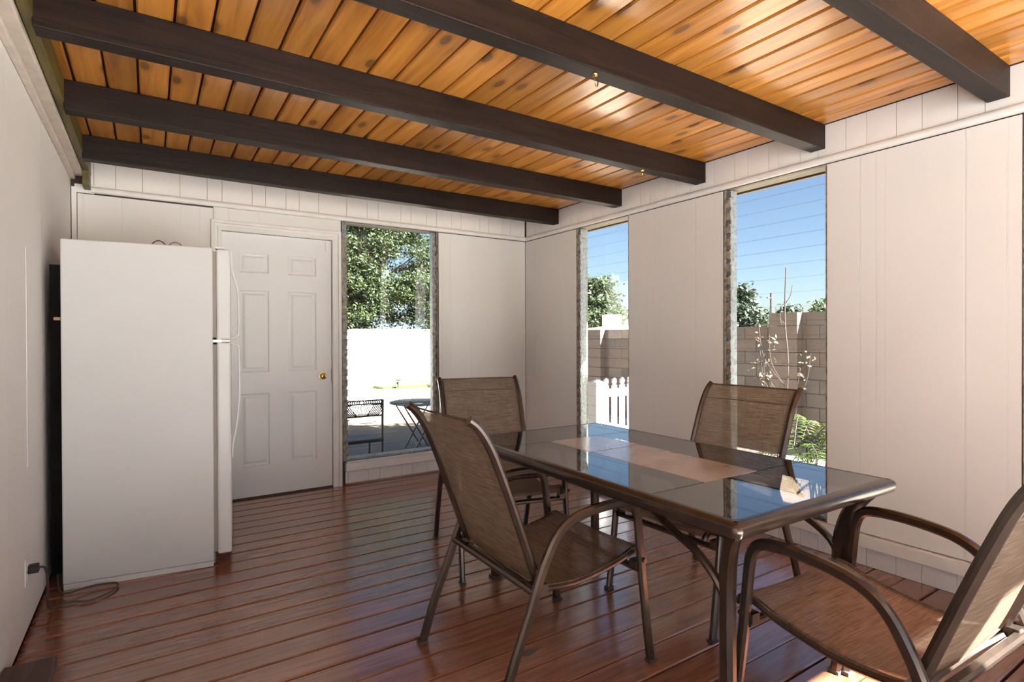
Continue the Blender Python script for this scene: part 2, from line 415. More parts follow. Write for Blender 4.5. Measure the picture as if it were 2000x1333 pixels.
# ------------------------------------------------------------------ walls
def wall_boxes(mb, along, fixed0, fixed1, a0, a1, z0, z1, holes):
    """boxes of a wall along axis 'x' or 'y' with rectangular holes (a0,a1,z0,z1)"""
    cuts = sorted(set([a0, a1] + [h for H in holes for h in H[:2]]))
    for u0, u1 in zip(cuts[:-1], cuts[1:]):
        mid = (u0 + u1) / 2; zs = [(z0, z1)]
        for H in holes:
            if H[0] < mid < H[1]:
                nz = []
                for (p, q) in zs:
                    if H[2] > p: nz.append((p, min(q, H[2])))
                    if H[3] < q: nz.append((max(p, H[3]), q))
                zs = [t for t in nz if t[1] - t[0] > 1e-4]
        for (p, q) in zs:
            if along == 'x': mb.box(u0, u1, fixed0, fixed1, p, q)
            else: mb.box(fixed0, fixed1, u0, u1, p, q)

CORE = 0.021
mb = MB()
wall_boxes(mb, 'x', CORE, TH, XL - 0.1, 0.1, G, ZC + 0.02, [(DL - 0.02, DR + 0.02, -0.01, 2.06), (WB[0], WB[1], ZS, ZT)])
wall_back = mb.build('wall_back', M_core); tag(wall_back, 'white panelled back wall with door and tall louvre window', 'wall', kind='structure')
mb = MB()
wall_boxes(mb, 'y', CORE, TH, YF, CORE, G, ZC + 0.02, [(a, b, ZS, ZT) for a, b in WR])
wall_right = mb.build('wall_right', M_core); tag(wall_right, 'white panelled side wall with tall louvre windows', 'wall', kind='structure')
mb = MB()
wall_boxes(mb, 'y', XL - 0.12, XL - 0.012, YF, CORE, -0.03, ZC + 0.02, [(-3.25, -2.36, 0.0, 2.08)])
wall_left = mb.build('wall_left', M_core); tag(wall_left, 'white grooved panel wall beside the fridge', 'wall', kind='structure')
mb = MB()
wall_boxes(mb, 'x', YF - 0.12, YF, XL - 0.12, 0.13, -0.03, ZC + 0.02, [(-0.95, -0.14, 1.62, 2.13), (-3.57, -1.05, 0.0, 2.15)])  # transom and wide opening added behind the viewer, shaped to admit sun and daylight
wall_front = mb.build('wall_front', M_panel_x); tag(wall_front, 'white front wall behind the viewer with openings added to let light in', 'wall', kind='structure')

def board(parent, x0, x1, y0, y1, z0, z1, mat=M_board, name='board'):
    b = MB(); cx, cy, cz = (x0 + x1) / 2, (y0 + y1) / 2, (z0 + z1) / 2
    b.box(x0 - cx, x1 - cx, y0 - cy, y1 - cy, z0 - cz, z1 - cz)
    return b.build(name, mat, parent, (cx, cy, cz))

# siding boards above the moulding and below the sills (random-width grooves)
SEAM_B = [-3.55, -3.517, -3.397, -3.245, -3.019, -2.847, -2.749, -2.543, -2.448, -2.298, -2.198, -2.046, -1.816, -1.641, -1.541, -1.335, -1.238, -1.088, -0.986, -0.833, -0.731, -0.529, -0.427, -0.275, -0.175, 0.0]
gp = 0.0013
for a, b in zip(SEAM_B[:-1], SEAM_B[1:]):
    board(wall_back, a + gp, b - gp, 0.011, CORE, ZT + 0.02, ZC)
for a, b in zip(SEAM_B[:-1], SEAM_B[1:]):
    if b > -1.84: board(wall_back, max(a, -1.838) + gp, b - gp, 0.011, CORE, 0.0, 0.135)
SEAM_R = [0.0, -0.15, -0.25, -0.45, -0.555, -0.71, -0.81, -1.01, -1.115, -1.27, -1.37, -1.57, -1.67, -1.82, -1.92, -2.05, -2.15, -2.248, -2.406, -2.502, -2.645, -2.706, -2.843, -2.945, -3.099, -3.205, -3.345, -3.459, -3.604, -3.707, -3.86, -3.96, -4.16, -4.26, -4.41, -4.51, -4.71, -4.81, -4.96, -5.06, -5.26, -5.36, -5.6]
for a, b in zip(SEAM_R[1:], SEAM_R[:-1]):
    board(wall_right, 0.011, CORE, a + gp, b - gp, ZT + 0.02, ZC)
    board(wall_right, 0.011, CORE, a + gp, b - gp, 0.0, 0.125)

# big painted sheets
def sheet_x(x0, x1, z0, z1): board(wall_back, x0, x1, 0.0, 0.0125, z0, z1, M_panel_x, 'panel')
def sheet_y(y0, y1, z0, z1): board(wall_right, 0.0, 0.0125, y0, y1, z0, z1, M_panel_y, 'panel')
sheet_x(XL + 0.035, -2.8115, 0.004, ZT - 0.013)
sheet_x(-2.8085, WB[0] - 0.012, 2.055, ZT - 0.003)
sheet_x(-2.8085, DL - 0.02, 0.004, 2.0535)
sheet_x(DR + 0.02, WB[0] - 0.012, 0.004, 2.0535)
sheet_x(WB[1] + 0.012, -0.003, 0.206, ZT - 0.009)
sheet_y(-0.797, -0.002, 0.178, ZT - 0.009)
sheet_y(-2.318, -1.455, 0.178, ZT - 0.009)
sheet_y(-3.838, -3.004, 0.178, ZT - 0.009)
sheet_y(YF, -4.514, 0.178, ZT - 0.009)
board(wall_back, XL + 0.004, XL + 0.031, 0.003, 0.02, 0.0, ZT + 0.03, M_trim, 'corner_strip')
board(wall_back, XL + 0.02, XL + 0.125, 0.004, 0.0205, ZT - 0.005, ZT + 0.05, M_trim, 'corner_strip')
# left wall sheets
def sheet_l(y0, y1, z0, z1): board(wall_left, XL - 0.012, XL, y0, y1, z0, z1, M_panel_y, 'panel')
sheet_l(-1.21, -0.003, 0.03, 2.31); sheet_l(-2.292, -1.2125, 0.03, 2.31)
sheet_l(-3.31, -2.296, 2.13, 2.31); sheet_l(YF, -3.312, 0.03, 2.31)
board(wall_left, XL, XL + 0.0015, -1.60, -1.50, 0.70, 1.62, M_panel_y, 'batten')

# mouldings
def half_round(path, r, name, label, mat=M_trim, up=(0, 0, 1)):
    prof = [(r * 1.0, 0), (r * .95, .55 * r), (r * .6, .9 * r), (0, 1.05 * r), (-r * .6, .9 * r), (-r * .95, .55 * r), (-r, 0)]
    o = MB().sweep(path, prof, up=up).build(name, mat, smooth=True)
    return tag(o, label, 'moulding', kind='structure')
half_round([(-3.53, 0.0105, ZT + 0.021), (0, 0.0105, ZT + 0.021)], 0.0215, 'trim_1', 'white half-round moulding along the back wall under the siding boards')
half_round([(0.0105, 0, ZT + 0.021), (0.0105, YF, ZT + 0.021)], 0.0215, 'trim_2', 'white half-round moulding along the side wall above the windows')
# left wall top: stepped moulding and the ledger the beams sit against
mb = MB(); mb.box(XL, XL + 0.028, YF, -0.02, 2.288, 2.312); mb.box(XL, XL + 0.070, YF, -0.02, 2.312, 2.340)
tag(mb.build('trim_3', M_trimold, bevel=0.006), 'worn stepped moulding at the top of the fridge-side wall', 'moulding', kind='structure')
mb = MB(); mb.box(XL - 0.011, XL + 0.075, YF, 0.008, 2.342, ZC + 0.02); mb.box(XL + 0.0752, -3.532, YF, 0.008, 2.330, ZC + 0.02); mb.box(XL + 0.072, -3.534, -0.13, 0.008, 2.232, 2.331)
tag(mb.build('trim_4', M_ledger), 'greenish brown ledger board that carries the beam ends', 'ledger', kind='structure')
# sills / ledges
mb = MB(); mb.box(-1.842, -0.02, -0.030, TH, 0.118, 0.183); mb.box(-1.836, -0.02, -0.034, 0.0, 0.183, 0.200)
tag(mb.build('trim_5', M_trim, bevel=0.004), 'white sill ledge under the back window', 'sill', kind='structure')
mb = MB(); mb.box(-0.024, TH, YF, -0.02, 0.106, 0.172)
tag(mb.build('trim_6', M_trim, bevel=0.004), 'white ledge running low along the side wall', 'sill', kind='structure')
mb = MB(); mb.box(-1.84, -0.02, -0.018, 0.011, 0.0, 0.012)
tag(mb.build('baseboard_back', M_floor), 'brown wooden shoe strip under the back window', 'baseboard', kind='structure')

# ------------------------------------------------------------------ louvre windows
def louvre(name, label, a0, a1, z0, z1, axis, channels):
    """axis 'x': in back wall; 'y': in right wall. local u along wall, d into the wall"""
    root = empty(name, ((a0 + a1) / 2, 0.05, z0) if axis == 'x' else (0.05, (a0 + a1) / 2, z0), 0, label, 'window', kind='structure')
    W = a1 - a0; H = z1 - z0
    def bx(m, u0, u1, d0, d1, p, q):
        if axis == 'x': m.box(u0, u1, d0, d1, p, q)
        else: m.box(d0, d1, u0, u1, p, q)
    h = W / 2
    for (u0, u1) in ((-h - .002, -h + .007), (h - .007, h + .002)):
        m = MB(); bx(m, u0, u1, -0.046, 0.08, 0.0, H); m.build('jamb', M_jamb, root)
    m = MB(); bx(m, -h, h, -0.045, 0.08, H - 0.006, H + .001); m.build('head', M_fascia, root)
    m = MB(); bx(m, -h, h, -0.02, 0.075, -0.004, 0.014); m.build('sill_channel', M_alu, root)
    for s in channels:
        u = s * (h - 0.026)
        m = MB(); bx(m, min(u - .014, u + .014), u + .014, -0.03, 0.035, 0.014, H - .012)
        m.build('channel', M_alu, root)
        m = MB(); nz_ = int((H - .05) / 0.0855)
        for i in range(nz_):
            zz = 0.03 + i * 0.0855
            bx(m, u - .019, u + .017, -0.041, -0.028, zz, zz + 0.05)
            bx(m, u - .006, u + .022 * (1 if s < 0 else -1) + .004, -0.046, -0.036, zz + 0.05, zz + 0.058)
        m.build('clip_strip', M_jamb, root)
    # panes share one mesh
    ph = 0.0895; m = MB(); e0 = -h + .012; e1 = h - .012
    bx(m, e0, e1, -0.002, 0.002, -ph / 2, ph / 2)
    pme = m.mesh('pane'); pme.materials.append(M_pane)
    pme.materials.append(M_paneedge)
    for p in pme.polygons:
        if abs(p.normal.z) > 0.9: p.material_index = 1
    n = int(round((H - 0.03) / 0.0855)); pit = (H - 0.03) / n
    for i in range(n):
        o = obj('pane', pme, None, root, (0, 0, 0.016 + pit * (i + .5)))
        if axis == 'x': o.rotation_euler = (R(5), 0, 0)
        else: o.rotation_euler = (0, R(-5), 0)
    return root
louvre('window_1', 'tall louvre window beside the white door, looking onto a patio', WB[0], WB[1], ZS + .015, ZT, 'x', (-1, 1))
louvre('window_2', 'narrow louvre window nearest the room corner, looking onto a picket fence', WR[0][0], WR[0][1], ZS, ZT, 'y', (1,))
louvre('window_3', 'larger-looking louvre window behind the right-hand chair', WR[1][0], WR[1][1], ZS, ZT, 'y', (1,))
louvre('window_4', 'louvre window at the right edge beyond the panel wall', WR[2][0], WR[2][1], ZS, ZT, 'y', (1,))

# ------------------------------------------------------------------ panel door
dw = DR - DL; dcx = (DL + DR) / 2
door = empty('door_1', (dcx, 0.02, 0.0), 0, 'white six-panel door with a brass knob between fridge and window', 'door', kind='structure')
PAN = [(-2.639, -2.430, 1.740, 1.893), (-2.285, -2.068, 1.740, 1.897), (-2.632, -2.423, 0.972, 1.607), (-2.284, -2.064, 0.976, 1.608), (-2.634, -2.419, 0.244, 0.812), (-2.286, -2.064, 0.244, 0.806)]
PAN = [(-2.637, -2.425, 1.740, 1.895), (-2.285, -2.066, 1.740, 1.895), (-2.637, -2.425, 0.974, 1.607), (-2.285, -2.066, 0.974, 1.607), (-2.637, -2.425, 0.244, 0.808), (-2.285, -2.066, 0.244, 0.808)]
mb = MB(); wall_boxes(mb, 'x', 0.0, 0.040, -dw / 2, dw / 2, 0.012, 2.042, [(a - dcx, b - dcx, c, d) for a, b, c, d in PAN])
mb.box(-dw / 2, dw / 2, 0.022, 0.040, 0.012, 2.042)
mb.build('slab', M_door, door)
for (a, b, c, d) in PAN:
    x0, x1 = a - dcx, b - dcx; m = MB()
    rings = [((0.0), 0.0), (0.010, 0.0085), (0.022, 0.0095), (0.040, 0.0025), (0.042, 0.0025)]
    for (i_, dep) in rings: m.v += [(x0 + i_, dep, c + i_), (x1 - i_, dep, c + i_), (x1 - i_, dep, d - i_), (x0 + i_, dep, d - i_)]
    for q in range(len(rings) - 1):
        for e in range(4):
            e2 = (e + 1) % 4; m.f.append((q * 4 + e, q * 4 + e2, q * 4 + 4 + e2, q * 4 + 4 + e))
    q = (len(rings) - 1) * 4; m.f.append((q, q + 1, q + 2, q + 3))
    kk = len(m.v); m.v += [(x0, .02, c), (x1, .02, c), (x1, .02, d), (x0, .02, d)]
    m.f.append((kk, kk + 1, kk + 2, kk + 3))
    for e in range(4): e2 = (e + 1) % 4; m.f.append((e, e2, kk + e2, kk + e))
    m.build('raised_panel', M_door, door)
kn = MB().lathe([(0.0, -0.052), (0.014, -0.052), (0.024, -0.046), (0.027, -0.036), (0.022, -0.026), (0.012, -0.020), (0.012, -0.008), (0.030, -0.006), (0.031, 0.0), (0, 0)], (-2.021 - dcx, 0, 0.925), 24, 'y').build('knob', M_brass, door, smooth=True)
MB().lathe([(0.0, -0.055), (0.009, -0.055), (0.009, -0.050)], (-2.021 - dcx, 0, 0.925), 14, 'y').build('keyhole', M_black, kn)
m = MB(); m.box(DR - dcx - .004, DR - dcx + .004, -0.004, 0.01, 0.87, 0.98); m.build('strike_plate', M_jamb, door)
m = MB(); m.box(DR - dcx - .045, DR - dcx - .035, -0.008, 0.004, 1.955, 2.03); m.build('latch', M_trim, door)
m = MB(); m.box(-dw / 2 - .01, dw / 2 + .01, -0.02, 0.10, -0.028, 0.010); m.build('threshold', M_core, door)
# casing, mitred and stepped
def casing(x_in, x_out, top_in, top_out, dep, name):
    a, b = x_in[0] - dcx, x_in[1] - dcx; c, d = x_out[0] - dcx, x_out[1] - dcx
    m = MB()
    for (yy) in (-0.02 - dep, 0.0):
        m.v += [(c, yy, 0), (a, yy, 0), (a, yy, top_in), (b, yy, top_in), (b, yy, 0), (d, yy, 0), (d, yy, top_out), (c, yy, top_out)]
    for o_ in (0, 8):
        m.f += [(o_ + 0, o_ + 1, o_ + 2, o_ + 7), (o_ + 2, o_ + 3, o_ + 6, o_ + 7), (o_ + 3, o_ + 4, o_ + 5, o_ + 6)]
    for i in range(8): j = (i + 1) % 8; m.f.append((i, j, 8 + j, 8 + i))
    return m.build(name, M_trim, door, bevel=0.002)
casing((-2.803, -1.896), (-2.826, -1.872), 2.095, 2.119, 0.024, 'casing')
casing((-2.782, -1.917), (-2.803, -1.896), 2.074, 2.095, 0.011, 'casing_step')
casing((DL - .004, DR + .004), (-2.782, -1.917), 2.046, 2.074, 0.017, 'casing_bead')
# left doorway (dark, at the very edge of the picture)
door2 = empty('door_2', (XL, -2.80, 0), 0, 'dark doorway with pale casing at the left edge of the view', 'door', kind='structure')
m = MB(); m.box(-0.012, 0.006, 0.44, 0.490, 0.0, 2.115); m.box(-0.012, 0.006, -0.515, -0.45, 0.0, 2.125); m.box(-0.012, 0.006, -0.45, 0.44, 2.07, 2.125); m.build('casing', M_trim, door2, bevel=0.003)
m = MB(); m.box(-0.075, -0.03, -0.45, 0.44, 0.0, 2.08); m.build('slab', M_navy, door2)

# ------------------------------------------------------------------ refrigerator
fr = empty('refrigerator', (-2.922, -1.256, 0.0), R(-6.5), 'white top-freezer refrigerator standing against the left wall', 'refrigerator')
D = 0.655; Wd = 0.74; Hf = 1.728
m = MB(); m.box(-D, 0, 0, Wd, 0.028, Hf); m.build('cabinet', M_fridge, fr, bevel=0.006)
m = MB(); m.box(-D + .003, -0.003, 0.003, Wd - .003, 0.0, 0.027); m.build('base_strip', M_fridge2, fr)
m = MB(); m.box(-0.02, 0.004, 0.03, Wd - .03, 0.004, 0.06); m.build('kick_plate', M_gasket, fr)
ZSPL = 1.222
for (nm, z0, z1) in (('freezer_door', ZSPL + .006, Hf - .006), ('lower_door', 0.062, ZSPL - .006)):
    m = MB(); m.box(0.018, 0.086, -0.004, Wd + .004, z0, z1); dd = m.build(nm, M_fridge2, fr, bevel=0.010)
    m = MB(); m.box(0.0, 0.018, 0.012, Wd - .012, z0 + .012, z1 - .012); m.build('gasket', M_gasket, dd)
    hx, hy = 0.086, 0.05
    if nm == 'freezer_door': pts = [(hx + .004, z1 - .005), (hx + .006, z1 - .09), (hx + .018, z1 - .15), (hx + .036, z1 - .22), (hx + .040, z1 - .30), (hx + .040, z0 + .06), (hx + .034, z0 + .022), (hx + .004, z0 + .008)]
    else: pts = [(hx + .004, z1 - .008), (hx + .034, z1 - .022), (hx + .040, z1 - .06), (hx + .042, z1 - .26), (hx + .036, z1 - .38), (hx + .020, z1 - .50), (hx + .008, z1 - .56), (hx + .004, z1 - .64)]
    pa = catmull([(a, hy, b) for a, b in pts], 6)
    MB().sweep(pa, rrect(0.034, 0.013, 0.35), up=(0, 1, 0)).build('handle', M_fridge2, dd, smooth=True)
m = MB(); m.box(0.0, 0.022, -0.002, 0.05, ZSPL - .006, ZSPL + .006); m.box(0.024, 0.040, -0.007, 0.04, ZSPL - .007, ZSPL + .007)
m.box(0.042, 0.08, -0.003, 0.04, ZSPL - .003, ZSPL + .003); m.build('hinge', M_chrome, fr)
m = MB(); m.box(0.012, 0.06, 0.0, 0.05, Hf - .004, Hf + .006); m.build('hinge_cover', M_fridge2, fr)
cb = MB(); cb.box(-D - .046, -D - .003, 0.022, Wd - .03, 0.08, 1.60); con = cb.build('condenser_panel', M_coil, fr)
cb = MB()
for i in range(16):
    zz = 0.22 + i * 0.085; cb.tube([(-D - .0475, 0.04, zz), (-D - .0475, Wd - .05, zz)], 0.004, 6, up=(0, 0, 1))
cb.build('coil', M_black, con)
MB().tube([(-D - .03, 0.022, 1.335), (-D - .004, 0.022, 1.335)], 0.008, 8, up=(0, 0, 1)).build('peg', plain('tan_peg', (0.5, 0.33, 0.2), .6), con)
# power cord: fridge -> floor loop -> outlet
fm = Matrix.Translation((-2.922, -1.256, 0)) @ Matrix.Rotation(R(-6.5), 4, 'Z'); inv = fm.inverted()
cp = [(-3.60, -1.645, 0.285), (-3.585, -1.60, 0.262), (-3.585, -1.53, 0.17), (-3.595, -1.47, 0.07), (-3.59, -1.42, 0.018), (-3.565, -1.39, 0.009), (-3.52, -1.37, 0.009), (-3.46, -1.40, 0.009), (-3.40, -1.37, 0.009), (-3.355, -1.31, 0.009), (-3.35, -1.255, 0.011), (-3.38, -1.235, 0.013), (-3.44, -1.235, 0.016), (-3.50, -1.26, 0.02), (-3.54, -1.28, 0.02), (-3.575, -1.24, 0.02), (-3.593, -1.15, 0.05), (-3.60, -1.10, 0.14)]
cord = MB().tube([inv @ Vector(p_) for p_ in catmull(cp, 6)], 0.0048, 8, up=(0.1, 0.2, 1)).build('power_cord', M_cord, fr, smooth=True)
pb = MB(); pb.box(-3.632, -3.598, -1.668, -1.634, 0.268, 0.302)
pb.v = [tuple(inv @ Vector(v_)) for v_ in pb.v]; pb.build('plug', M_black, cord, bevel=0.004)
ot = empty('wall_outlet', (XL, -1.65, 0.28), 0, 'white wall outlet with the fridge plug in it', 'outlet')
m = MB(); m.box(0.0, 0.005, -0.036, 0.036, -0.058, 0.058); m.build('cover_plate', M_outlet, ot, bevel=0.002)
m = MB(); m.box(0.005, 0.007, -0.015, 0.015, 0.004, 0.040); m.box(0.005, 0.007, -0.015, 0.015, -0.042, -0.006); m.build('socket', M_outlet, ot)
# two small wire loops lying on the fridge
for i, (dx, rad) in enumerate(((0.0, .021), (0.075, .017))):
    pth = [(-0.03 + 0.06 * t - .0, 0.0, 0.005 + rad * math.sin(PI * t) ** .8) for t in [j / 10 for j in range(11)]]
    o = MB().tube(pth, 0.0032, 6, up=(0, 1, 0)).build('wire_loop', plain('wire_brown%d' % i, (0.07, 0.045, 0.03) if i == 0 else (0.2, 0.17, 0.14), .5), None, (-3.165 + dx, -1.19 - dx * .1, Hf - .002), smooth=True)
    tag(o, ('dark brown wire loop lying on top of the fridge, left of a paler one', 'paler wire loop lying on top of the fridge, right of a darker one')[i], 'wire loop')

# wooden step under the left doorway
st = empty('wooden_step', (XL, -2.75, 0), 0, 'low dark wooden step on the floor in the left corner', 'step')
m = MB(); m.box(0.004, 0.148, -0.62, 0.655, 0.062, 0.100); m.build('tread', M_step, st, bevel=0.003)
for yy in (-0.5, 0.58):
    m = MB(); m.box(0.02, 0.13, yy - .02, yy + .02, 0.0, 0.062); m.build('cleat', M_step, st)

# ------------------------------------------------------------------ hooks under the beams
def hook(x, y, lab, sc=1.0):
    h = empty('cup_hook', (x, y, ZB), R(25), lab, 'hook', 'cup hooks screwed under the beams')
    MB().lathe([(0.0, 0.0), (0.011 * sc, 0.0), (0.010 * sc, -0.004), (0.003, -0.006), (0, -0.006)], (0, 0, 0), 14).build('base_plate', M_brass, h, smooth=True)
    pts = [(0, 0, -.002), (0, 0, -.018 * sc)] + [(0.013 * sc * (1 - math.cos(a)) - 0.0, 0, -.018 * sc - 0.016 * sc * math.sin(a)) for a in [PI * j / 8 for j in range(1, 9)]] + [(0.029 * sc, 0, -.010 * sc)]
    MB().tube(pts, 0.0024 * sc, 8, up=(0, 1, 0)).build('hook_wire', M_brass, h, smooth=True)
hook(-1.694, -2.955, 'brass cup hook hanging under the fourth beam above the table', 1.2)
hook(-0.575, -2.15, 'small brass cup hook near the right end of the third beam', 1.0)

# ------------------------------------------------------------------ dining table
TX0, TX1, TY0, TY1, TZ = -1.862, -0.938, -3.738, -2.100, 0.720
tcx, tcy = (TX0 + TX1) / 2, (TY0 + TY1) / 2
tab = empty('dining_table', (tcx, tcy, 0), R(-0.8), 'bronze patio dining table with smoked glass and three square tiles', 'table')
hx, hy = (TX1 - TX0) / 2, (TY1 - TY0) / 2
def rounded(hx_, hy_, r, n=5):
    pts = []
    for (cx, cy, a0) in ((hx_ - r, hy_ - r, 0), (-hx_ + r, hy_ - r, 90), (-hx_ + r, -hy_ + r, 180), (hx_ - r, -hy_ + r, 270)):
        for i in range(n + 1):
            a = R(a0 + 90 * i / n); pts.append((cx + r * math.cos(a), cy + r * math.sin(a)))
    return pts
rp = [(x_, y_, TZ - 0.021) for x_, y_ in rounded(hx - .021, hy - .021, 0.004, 3)]
prof = [(0.019, -0.021), (0.021, -0.012), (0.019, 0.004), (0.013, 0.016), (0.004, 0.021), (-0.010, 0.0205), (-0.021, 0.016), (-0.021, -0.021)]
# profile: first = up, second = outward
rim = MB()
n = len(rp); mm = len(prof)
for i, p_ in enumerate(rp):
    t = Vector(rp[(i + 1) % n]) - Vector(rp[i - 1]); t.normalize(); outw = Vector((t.y, -t.x, 0))
    for (u_, o_) in prof: q = Vector(p_) + Vector((0, 0, u_)) + outw * o_; rim.v.append(tuple(q))
for i in range(n):
    j = (i + 1) % n
    for a in range(mm): c = (a + 1) % mm; rim.f.append((i * mm + a, i * mm + c, j * mm + c, j * mm + a))
rim.build('rim', M_bronze, tab, smooth=True)
ix, iy = hx - .040, hy - .040
tx = 0.155; ty = 0.465
gz0, gz1 = TZ - .0075, TZ - .0015
sg = 0.0022
for (a, b, c, d) in ((-ix, ix, -iy, -ty - sg), (-ix, ix, ty + sg, iy), (-ix, -tx - sg, -ty + sg, ty - sg), (tx + sg, ix, -ty + sg, ty - sg)):
    m = MB(); m.box(a, b, c, d, gz0, gz1); m.build('glass_pane', M_tglass, tab)
for i in range(3):
    y0 = -ty + i * 0.31; m = MB(); m.box(-tx + .001, tx - .001, y0 + .003, y0 + .307, gz0 - .004, gz1 + .0005); m.build('tile', M_tile, tab, bevel=0.0015)
m = MB()
for yy in (-ty, ty): m.box(-ix, ix, yy - .012, yy + .012, TZ - .030, gz0 - .0005)
for xx in (-tx, tx): m.box(xx - .012, xx + .012, -ty, ty, TZ - .030, gz0 - .0045 if False else gz0 - .005)
for yy in (-ty + .31, -ty + .62): m.box(-tx, tx, yy - .010, yy + .010, TZ - .030, gz0 - .005)
m.build('cross_rail', M_bronze, tab)
m = MB()
wall_boxes(m, 'x', -iy + .0, -iy + .018, -ix, ix, TZ - .062, TZ - .012, []); wall_boxes(m, 'x', iy - .018, iy, -ix, ix, TZ - .062, TZ - .012, [])
wall_boxes(m, 'y', -ix, -ix + .018, -iy + .018, iy - .018, TZ - .062, TZ - .012, []); wall_boxes(m, 'y', ix - .018, ix, -iy + .018, iy - .018, TZ - .062, TZ - .012, [])
m.build('apron', M_bronze, tab)
for sx in (-1, 1):
    for sy in (-1, 1):
        cx, cy = sx * (hx - .055), sy * (hy - .055)
        def q(off, z, sx=sx, sy=sy, cx=cx, cy=cy): return (cx - sx * off, cy - sy * off, z)
        pth = catmull([q(0.0, .685), q(.035, .635), q(.062, .575), q(.078, .50), q(.082, .42), q(.080, .30), q(.076, .15), q(.072, .0)], 5)
        lg = MB().sweep(pth, rrect(0.050, 0.042, 0.3), up=(0, 1, 0)).build('leg', M_bronze, tab, smooth=True)
        m = MB(); e = pth[-1]; m.box(e.x - .024, e.x + .024, e.y - .028, e.y + .028, 0.0, 0.014); m.build('foot_cap', M_cap, lg)
for sx in (-1, 1):
    xx = sx * (hx - .055 - .080)
    for sy in (-1, 1):
        yl = sy * (hy - .055 - .080)
        pth = catmull([(xx, yl, .40), (xx, yl - sy * .035, .475), (xx * .97, yl - sy * .12, .535), (xx * .92, yl - sy * .22, .565), (xx * .80, yl - sy * .36, .60), (xx * .6, yl - sy * .50, .645), (xx * .45, yl - sy * .56, .668)], 5)
        MB().sweep(pth, rrect(0.022, 0.030, 0.3), up=(0, 0, 1)).build('brace', M_bronze, tab, smooth=True)

